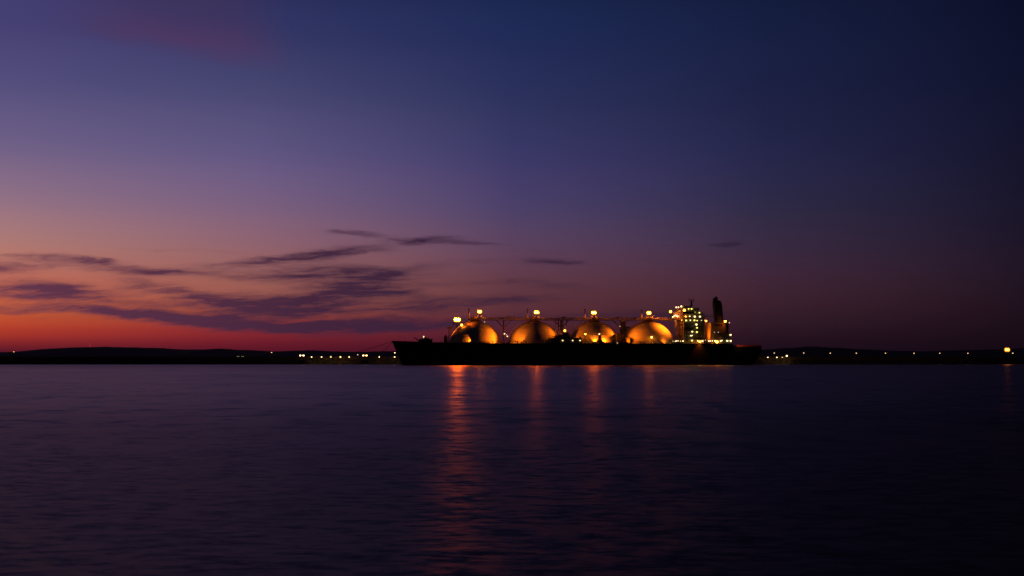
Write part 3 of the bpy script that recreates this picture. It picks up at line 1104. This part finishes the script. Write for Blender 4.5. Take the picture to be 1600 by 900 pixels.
# deck ventilators and bitts along our side
for X, h_ in ((806, 1.6), (809, 2.0), (815.5, 1.4), (818, 2.4), (822, 1.7), (727, 2.6), (730.3, 3.4), (955.5, 2.0), (959, 2.6), (961, 1.8), (974, 3), (1000, 1.7), (1006, 1.5),
              (1021.5, 2.6), (1046, 3.0), (1050, 2.2), (847, 2.0), (770, 1.6)):
    x = S(X, None, -21.8)
    bm = BM()
    tube(bm, [(x, -21.8, DECK - .2), (x, -21.8, DECK + h_ - .4)], .26, 8)
    lathe(bm, [(.27, -.4), (.62, -.35), (.58, -.05), (0, .1)], (x, -21.8, DECK + h_), 10)
    obj('deck_vent', bm, M['steel'], ship)
# compressor room and cowl beside the aft tank
bm = BM()
xa, xb = S(961.5, None, -12), S(975, None, -12)
box(bm, xa, xb, -17, -6, DECK - .2, DECK + 7.6)
box(bm, xb, xb + 3.2, -19, -8, DECK - .2, DECK + 5.0)
obj('compressor_room', bm, M['steel'], ship)
bm = BM()
xa, xb = S(969.5, None, 8), S(984, None, 8)
box(bm, xa, xb, 3, 12, DECK - .2, 29.5)
box(bm, xa + .4, xa + 3.6, 5, 9, 29.5, 33.0)
lathe(bm, [(1.7, 0), (2.0, .3), (2.0, .9), (0, 1.2)], (xa + 2, 7, 33.0), 14)
obj('vent_house', bm, M['white'], ship)
spot('deck_lamp', (xa - 5.5, -2, 24.0), (xa + 3, 4, 28), 1500, 90, .8)
bm = BM()
tube(bm, [(xa - 5.9, -2, DECK), (xa - 5.9, -2, 24.4)], .12, 6); box(bm, xa - 6.2, xa - 5.6, -2.3, -1.7, 24.3, 24.7)
obj('deck_flood', bm, M['gear'], ship)

# --- foredeck gear
x, z = S(633, 527.5, 0)
bm = BM(); tube(bm, [(x, 0, 17.3), (x, 0, z)], .09, 6); obj('jackstaff', bm, M['pipe'], ship)
x, z = S(662, 525, 0)
bm = BM()
tube(bm, [(x, 0, 16.5), (x, 0, z + .8)], [.35, .16], 8); box(bm, x - .9, x + .9, -.2, .2, z - .8, z - .6)
obj('foremast', bm, M['gear'], ship)
small_lamp(662, 525.8, -.5, M['warm'], .42)
small_lamp(662, 527.4, -.5, M['warm_lo'], .36)
def windlass(X, ys, k=1.0):
    x = S(X, None, ys); z = deck_z(x) - .3
    bm = BM()
    box(bm, x - 2.6 * k, x + 2.6 * k, ys - 2, ys + 2, z, z + .5)
    for yy in (-1.7, -.2, 1.3):
        for a in (0,):
            tube(bm, [(x, ys + yy, z + 1.5 * k), (x, ys + yy + .35, z + 1.5 * k)], 1.35 * k, 14)
    tube(bm, [(x, ys - 2.2, z + 1.5 * k), (x, ys + 2.2, z + 1.5 * k)], .6 * k, 10)
    box(bm, x + .8 * k, x + 2.4 * k, ys - 1.2, ys + 1.2, z + .5, z + 2.3 * k)
    obj('windlass', bm, M['steel'], ship)
windlass(657.5, -6, 1.0); windlass(668, -8, 1.15); windlass(664, 6, 1.5)
bm = BM()      # rope davit, leaning forward
x = S(650.5, None, -9)
tube(bm, [(x + 3.0, -9, 17.0), (x - .6, -9, 20.3), (x - 2.2, -9, 20.2)], [.5, .35, .25], 8)
box(bm, x + 1.5, x + 4.2, -10, -8, 16.6, 18.3)
obj('davit', bm, M['steel'], ship)
x = S(674.7, None, -12)
bm = BM(); tube(bm, [(x, -12, 16), (x, -12, 18.6)], .4, 8); lathe(bm, [(.4, 0), (.9, .2), (.7, .9), (0, 1.1)], (x, -12, 18.6), 12); obj('deck_vent', bm, M['pipe'], ship)
x = S(696.5, None, -14)
bm = BM(); box(bm, x - 1.3, x + 1.3, -15.5, -12.5, DECK - .2, DECK + 5.4); box(bm, x - .5, x + .5, -14.4, -13.6, DECK + 5.4, DECK + 6.6); obj('deck_locker', bm, M['steel'], ship)
bm = BM()     # anchor in its hawse on our bow
x = 20.0; e_ = edge_at(x, -1)
tube(bm, [(x, e_.y * .86 - 1.2, 12.6), (x, e_.y * .84 - 1.2, 9.6)], .3, 8)
tube(bm, [(x - 1.6, e_.y * .84 - 1.1, 10.9), (x - .9, e_.y * .84 - 1.3, 9.7), (x, e_.y * .84 - 1.3, 9.4), (x + .9, e_.y * .84 - 1.3, 9.7), (x + 1.6, e_.y * .84 - 1.1, 10.9)], [.12, .3, .36, .3, .12], 8)
obj('anchor', bm, M['hull'], ship)

# --- accommodation block
AX0 = S(1068.6, None, -17)
AX1 = S(1100, None, -17)
def zpx(Yp, X=1080):
    return S(X, Yp, -17)[1]
Z_BR = zpx(497)          # underside of bridge deck
bm = BM()
box(bm, AX0, AX1, -17, 17, DECK - .25, Z_BR)
acc_b = obj('accommodation_block', bm, M['house'], ship)
# front face pilasters / stair tower at the front
bm = BM()
box(bm, AX0 - 1.6, AX0 - .003, -5, 1, DECK - .2, Z_BR - 1)
box(bm, AX0 - .5, AX0 - .003, 9.5, 10.2, DECK - .2, Z_BR - .5)
box(bm, AX0 - .5, AX0 - .003, -12.2, -11.5, DECK - .2, Z_BR - .5)
obj('front_casing', bm, M['house'], acc_b)
# flared bridge deck with wings
bm = BM()
v0 = [(AX0 - .6, -15, Z_BR - 2.2), (AX0 + 7.5, -15, Z_BR - 2.2), (AX0 + 7.5, 15, Z_BR - 2.2), (AX0 - .6, 15, Z_BR - 2.2)]
v1 = [(AX0 - 1.6, -21.5, Z_BR + 3.2), (AX0 + 7.5, -21.5, Z_BR + 3.2), (AX0 + 7.5, 21.5, Z_BR + 3.2), (AX0 - 1.6, 21.5, Z_BR + 3.2)]
v2 = [(c[0], c[1], Z_BR + 5.0) for c in v1]
a = [bm.verts.new(c) for c in v0]; b = [bm.verts.new(c) for c in v1]; c3 = [bm.verts.new(c) for c in v2]
for p_, q_ in ((a, b), (b, c3)):
    for k in range(4):
        bm.faces.new((p_[k], p_[(k + 1) % 4], q_[(k + 1) % 4], q_[k]))
bm.faces.new(a); bm.faces.new(c3)
obj('bridge_wing', bm, M['house'], acc_b)
# wheelhouse with window band
zw = Z_BR + 5.0
ztop = zpx(481.5)
bm = BM()
box(bm, AX0 + .3, AX0 + 12.0, -16.0, 14, zw, ztop)
wh = obj('wheelhouse', bm, M['house'], acc_b)
for k in range(9):
    yy = -13.6 + k * 3.0
    bm = BM(); box(bm, AX0 + .22, AX0 + .295, yy, yy + 2.2, zw + .8, ztop - .6)
    obj('window', bm, M['glass'], wh)
for k in range(3):
    xx = AX0 + 1.2 + k * 3.6
    bm = BM(); box(bm, xx, xx + 2.2, -16.09, -16.005, zw + .8, ztop - .6)
    obj('window', bm, M['glass'], wh)
bm = BM()
box(bm, AX0 - .3, AX0 + 12.6, -16.6, 14.6, ztop, ztop + .35)
box(bm, AX0 + 2.2, AX0 + 8.0, -8, 8, ztop + .35, ztop + 2.0)
obj('roof', bm, M['house'], wh)
# aft stepped upper decks
bm = BM()
box(bm, AX0 + 7.52, AX1 - .2, -15, 15, Z_BR + .003, zpx(488.5))
obj('upper_deckhouse', bm, M['house'], acc_b)
# galleries along our side, one per storey, with stanchions
zs = [zpx(y) for y in (536.0, 530, 523.5, 517, 510.5, 504, 497.5, 491)]
for z in zs[1:]:
    bm = BM()
    box(bm, AX0 + .4, AX1 + .6, -19.2, -17.003 if z < Z_BR else -15.003, z - .14, z + .06)
    x = AX0 + .5
    while x < AX1 + .6:
        tube(bm, [(x, -19.1, z + .06), (x, -19.1, z + 1.15)], .05, 4)
        x += 1.9
    tube(bm, [(AX0 + .5, -19.1, z + 1.15), (AX1 + .5, -19.1, z + 1.15)], .05, 4)
    obj('gallery', bm, M['steel'], acc_b)
for i, (z, z2_) in enumerate(zip(zs, zs[1:])):
    bm = BM()
    sx = AX0 + 8.4 if i % 2 else AX0 + 11.4
    ex = AX0 + 11.4 if i % 2 else AX0 + 8.4
    for yy in (-18.9, -18.2):
        tube(bm, [(sx, yy, z), (ex, yy, z2_)], .07, 5)
    for k in range(9):
        xx = sx + (ex - sx) * k / 8; zz = z + (z2_ - z) * k / 8
        box(bm, xx - .12, xx + .12, -18.9, -18.2, zz - .03, zz + .03)
    obj('stair', bm, M['steel'], acc_b)
for r_ in range(5):
    for k in range(3):
        bm = BM()
        xx = AX0 + 1.8 + k * 2.3
        zz = zs[r_] + 1.3
        box(bm, xx, xx + 1.0, -17.06, -17.003, zz, zz + 1.1)
        obj('window', bm, M['glass'], acc_b)
# front windows
for r_ in range(5):
    for k in range(6):
        yy = (-15.5, -9.5, -7.5, 3.5, 6.5, 13.0)[k]
        zz = zs[r_] + 1.3
        bm = BM(); box(bm, AX0 - .06, AX0 - .003, yy, yy + .9, zz, zz + 1.0)
        obj('window', bm, M['glass'], acc_b)
# lamps on the galleries
FL = [(1076, 482.6, .55, 'fluo'), (1080.6, 482.6, .62, 'fluo'), (1078, 488, .42, 'fluo'), (1085.2, 488, .55, 'fluo'), (1092.8, 488.6, .62, 'fluo'),
      (1077.6, 494.2, .5, 'warm'), (1085.6, 494.6, .75, 'warm'), (1093.6, 494.6, .72, 'warm'), (1071.3, 494.6, .35, 'sod_lo'), (1072, 500.6, .72, 'fluo'),
      (1078.6, 500.4, .5, 'warm'), (1085, 500.4, .7, 'fluo'), (1089.2, 501, .48, 'fluo'), (1096, 500.6, .4, 'warm_lo'), (1088, 507, .75, 'warm'),
      (1089, 512.2, .6, 'fluo'), (1081.6, 518.2, .62, 'warm'), (1088.6, 518.8, .68, 'fluo'), (1079, 524.5, .5, 'warm'), (1081, 524.3, .45, 'warm'), (1081, 532, .75, 'fluo')]
for X, Yp, r, mt in FL:
    small_lamp(X, Yp, -19.6 if Yp > 490 else -17.0, M[mt], r, parent=acc_b, name='gallery_lamp')
for X, Yp, r, mt, ys in ((1054.2, 480.2, .6, 'warm', 6), (1058.3, 480.2, .55, 'warm', -2), (1065.8, 478.8, .68, 'warm', -12), (1054.5, 495.3, .5, 'warm', 12),
                         (1056.3, 495, .4, 'warm', 10), (1058.2, 493.4, .5, 'warm', 6), (1060, 492.8, .45, 'warm', 2), (1062, 494, .5, 'warm', -3), (1064, 494.6, .45, 'warm', -6),
                         (1054, 501.3, .35, 'warm_lo', 10), (1066.6, 500.3, .42, 'fluo', -14), (1060, 525.6, .45, 'sod_lo', -2)):
    x, z = S(X, Yp, ys)
    bm = BM()
    fx = AX0 - 2.2 if 490 < Yp < 497 else (x if Yp < 490 else AX0 - .9)
    if Yp < 490:
        fx = AX0 - .8
    ball(bm, (fx, ys, z), r, 1, 2)
    box(bm, fx, fx + .9, ys - .1, ys + .1, z + r * .8, z + r * 1.05)
    obj('front_lamp', bm, [M['steel'], M[mt]], acc_b)
for X, Yp, r in ((1051, 533, .3), (1055, 533.2, .42), (1057, 532.6, .4), (1059.3, 532.6, .38), (1063, 533, .3), (1067, 532.8, .55)):
    small_lamp(X, Yp, -20, M['warm'], r, post=DECK)
# signal mast with crosstrees
x, zt = S(1080.5, 466, -4)
bm = BM()
tube(bm, [(x, -4, ztop + 1.9), (x, -4, zt - 1.2)], [.75, .35], 8)
tube(bm, [(x, -4, zt - 4.2), (x - 1.9, -4, zt - 2.0), (x - 1.9, -4, zt + .6)], [.25, .2, .1], 6)
tube(bm, [(x, -4, zt - 4.2), (x + 1.9, -4, zt - 2.0), (x + 1.9, -4, zt + 1.0)], [.25, .2, .1], 6)
tube(bm, [(x, -7, zt - 3.2), (x, -1, zt - 3.2)], .16, 6)
for k in (0, 1):
    tube(bm, [(x + (-.9, .9)[k], -4, ztop + 1.9), (x, -4, ztop + 6)], .16, 6)
rmast = obj('radar_mast', bm, M['steel'], ship)
bm = BM()
box(bm, x - 1.9, x + 1.9, -4.5, -4.2, zt - 1.6, zt - 1.1)
obj('radar_scanner', bm, M['gear'], rmast)
for X, yt in ((1056, 475), (1063.5, 474), (1067, 476)):
    x, z = S(X, yt, 4)
    bm = BM(); tube(bm, [(x, 4, ztop), (x, 4, z)], [.09, .05], 5); obj('whip_aerial', bm, M['steel'], wh)

# --- engine casing and funnel
CX0, CX1 = S(1111, None, -15), S(1142, None, -15)
Zc = zpx(504, 1120)
bm = BM()
box(bm, CX0, CX1 - 4, -15, 15, DECK - .25, Zc)
cas = obj('engine_casing', bm, M['house'], ship)
bm = BM()
box(bm, CX0 - .55, CX0 - .003, -15.0, 0, zpx(522, 1110), zpx(521.6, 1110))
box(bm, CX0 - .35, CX0 - .003, -6.6, -6.2, DECK, Zc)
obj('ledge', bm, M['house'], cas)
for k in range(4):
    xx = S(1117.2 + k * 3.3, None, -15)
    bm = BM()
    box(bm, xx - .5, xx + .55, -15.08, -15.003, zpx(509.4, 1120), zpx(506, 1120))
    for j in range(5):
        zz = zpx(509.4, 1120) + .15 + j * .33
        box(bm, xx - .45, xx + .5, -15.16, -15.09, zz, zz + .1)
    obj('louvre', bm, M['funnel'], cas)
bm = BM()
x1_ = S(1141.5, None, -18)
box(bm, CX0 + 2.6, x1_, -19.5, -15.003, DECK - .25, zpx(520.5, 1125))
box(bm, CX1 - 3.98, x1_ - .8, -15, 15, DECK - .25, zpx(505.5, 1138))
dh = obj('aft_deckhouse', bm, M['steel'], ship)
bm = BM()
zz = zpx(520.5, 1125)
x = CX0 + 2.8
while x < x1_:
    tube(bm, [(x, -19.3, zz), (x, -19.3, zz + 1.1)], .05, 4); x += 1.6
tube(bm, [(CX0 + 2.8, -19.3, zz + 1.1), (x1_ - .2, -19.3, zz + 1.1)], .05, 4)
zc2 = Zc
x = CX0 + .3
while x < CX1 - 4:
    tube(bm, [(x, -14.8, zc2), (x, -14.8, zc2 + 1.1)], .05, 4); x += 1.7
tube(bm, [(CX0 + .3, -14.8, zc2 + 1.1), (CX1 - 4.2, -14.8, zc2 + 1.1)], .05, 4)
obj('house_railing', bm, M['steel'], dh)

# funnel: raked casing with uptakes standing out of its top
def fpt(X, Yp, ys):
    x, z = S(X, Yp, ys)
    return (x, ys, z)
bm = BM()
fr = []
for (Xa, Xb, Yp, hy) in ((1116.5, 1129.3, 504, 5.0), (1115.5, 1128.6, 492, 4.8), (1114.3, 1127.6, 478, 4.5), (1114.0, 1126.2, 471.3, 4.3)):
    xa, z = S(Xa, Yp, 0); xb, _ = S(Xb, Yp, 0)
    ring = []
    for k in range(20):
        a_ = 2 * math.pi * k / 20
        ca, sa = math.cos(a_), math.sin(a_)
        e2_ = 0.55
        ring.append(bm.verts.new(((xa + xb) / 2 + (xb - xa) / 2 * math.copysign(abs(ca) ** e2_, ca), hy * math.copysign(abs(sa) ** e2_, sa), z)))
    fr.append(ring)
for p_, q_ in zip(fr, fr[1:]):
    for k in range(20):
        bm.faces.new((p_[k], p_[(k + 1) % 20], q_[(k + 1) % 20], q_[k]))
bm.faces.new(fr[-1])
fun = obj('funnel', bm, M['funnel'], ship)
for X, yt, r_ in ((1116.3, 466.2, 1.2), (1119.0, 464.3, 1.35), (1122.6, 469.6, 1.0), (1125, 470.2, .7)):
    x, z = S(X, yt, -1)
    bm = BM()
    tube(bm, [(x, -1, zpx(476, 1120)), (x, -1, z - .2), (x + .25, -1, z)], r_, 12)
    lathe(bm, [(r_ + .01, -.9), (r_ + .2, -.85), (r_ + .2, -.6), (r_ + .01, -.55)], (x, -1, z - .2), 12)
    obj('exhaust_pipe', bm, M['funnel'], fun)
bm = BM()      # catwalk from the bridge house to the funnel
xa, xb = S(1099.5, None, -3), S(1116, None, -3)
zz = zpx(494.2, 1108)
box(bm, xa - 1, xb, -4.5, -1.5, zz, zz + .5)
tube(bm, [(xa, -4.4, zz + 1.5), (xb, -4.4, zz + 1.5)], .06, 5)
x = xa
while x < xb:
    tube(bm, [(x, -4.4, zz + .5), (x, -4.4, zz + 1.5)], .05, 4); x += 1.5
tube(bm, [(xa + .4, -3, DECK), (xa + .4, -3, zz)], .3, 6)
obj('catwalk', bm, M['steel'], ship)
# lamps about the casing
for X, Yp, ys, r, mt, post in ((1103, 501.4, -12, .62, 'sod_lo', Zc - 6), (1133, 502, -12, .8, 'sod_lo', Zc - .2), (1139.5, 504.3, -12, .42, 'warm_lo', Zc - 4), (1141.2, 523.2, -19.6, .72, 'warm', DECK),
                        (1093.2, 534, -21.5, .75, 'sod_lo', DECK), (1090, 532.6, -21.5, .5, 'warm', DECK), (1097.3, 532.8, -21.5, .68, 'warm', DECK), (1102, 531.5, -20, .34, 'warm_lo', DECK),
                        (1107, 532.8, -20.5, .5, 'warm', DECK), (1109.4, 532.8, -20.5, .5, 'warm', DECK), (1112.8, 532.6, -20.5, .45, 'warm', DECK), (1117, 532.5, -20.5, .62, 'warm', DECK),
                        (1120, 534, -21.5, .95, 'sod_lo', DECK), (1125.8, 532.8, -20.5, .65, 'warm', DECK), (1128, 531.8, -20.5, .4, 'warm', DECK), (1136, 532.5, -20.5, .72, 'warm', DECK), (1141.3, 532.6, -20.5, .72, 'warm', DECK),
                        (1116, 519.2, -19.9, .3, 'warm_lo', None), (1122, 519.2, -19.9, .3, 'warm_lo', None)):
    small_lamp(X, Yp, ys, M[mt], r, post=post)
# floods on the after face of the bridge house, on to the engine casing
spot('flood_lamp', (AX1 + .5, -9, 22), (CX0, -8, 24), 6500, 130, 1.0)
spot('flood_lamp', (S(1103, None, -12), -12.6, zpx(502.6, 1103)), (CX0 + .5, -8, 20), 1200, 130, 1.0)
spot('flood_lamp', (S(1133, None, -15), -19, zpx(503.5, 1130)), (S(1124, None, -15), -15, zpx(512, 1124)), 500, 120, 1.0)
# forward-lit face of the bridge house, from the mast on the aft tank
x4 = S(1014, None, -5)
spot('flood_lamp', (x4 + 1.0, -5, 37.8), (AX0, 0, 32), 110000, 62, 1.0)
bm = BM()
tube(bm, [(x1_ - .5, -19.4, DECK + 2), (x1_ - .2, -21, DECK + 4.4), (x1_ + .6, -25.0, DECK + 4.4)], .12, 6)
box(bm, x1_ + .4, x1_ + 1.2, -25.4, -24.6, DECK + 4.1, DECK + 4.5)
obj('lamp_bracket', bm, M['steel'], ship)
# stern lamp added outboard on its bracket to brighten the red bulwark
spot('flood_lamp', (x1_ + .8, -25.0, DECK + 4.0), (LEN - 12, -19, DECK - 1.2), 5000, 120, 1.0, col=(1, .5, .25))

# ------------------------------------------------------------------ mooring lines (between ship and dolphins)
def rope(name, a, b, sag, label):
    bm = BM()
    pts = []
    for k in range(25):
        t = k / 24
        p_ = a.lerp(b, t)
        p_.z -= sag * 4 * t * (1 - t)
        pts.append(p_)
    tube(bm, pts, .14, 6)
    o = obj(name, bm, M['rope'])
    tag(o, label, 'rope', 'mooring lines at the bow')
    return o
def ship_w(x, y, z):
    return Vector((BX + x * cT - y * sT, BY + x * sT + y * cT, z))
d1 = at(570.4, 570, 1170); d1.z = 4.2
d2 = at(472, 570, 1170); d2.z = 4.2
rope('mooring_line', ship_w(1.5, -1.0, 18.2), d1, 2.5, 'thin mooring line from the bow down to the nearer dolphin')
rope('mooring_line', ship_w(1.5, 1.0, 18.2), d2, 3.0, 'thin long mooring line from the bow to the farther left dolphin')

# ------------------------------------------------------------------ render settings
scene.render.engine = 'CYCLES'
scene.cycles.use_denoising = True
scene.cycles.use_light_tree = True
scene.cycles.max_bounces = 5
scene.cycles.diffuse_bounces = 2
scene.cycles.glossy_bounces = 3
scene.cycles.sample_clamp_indirect = 3.0
scene.cycles.sample_clamp_direct = 0.0
scene.cycles.adaptive_threshold = 0.006
scene.cycles.caustics_reflective = False
scene.view_settings.view_transform = 'Standard'
scene.view_settings.look = 'None'
scene.view_settings.exposure = 0.0
scene.view_settings.gamma = 1.0
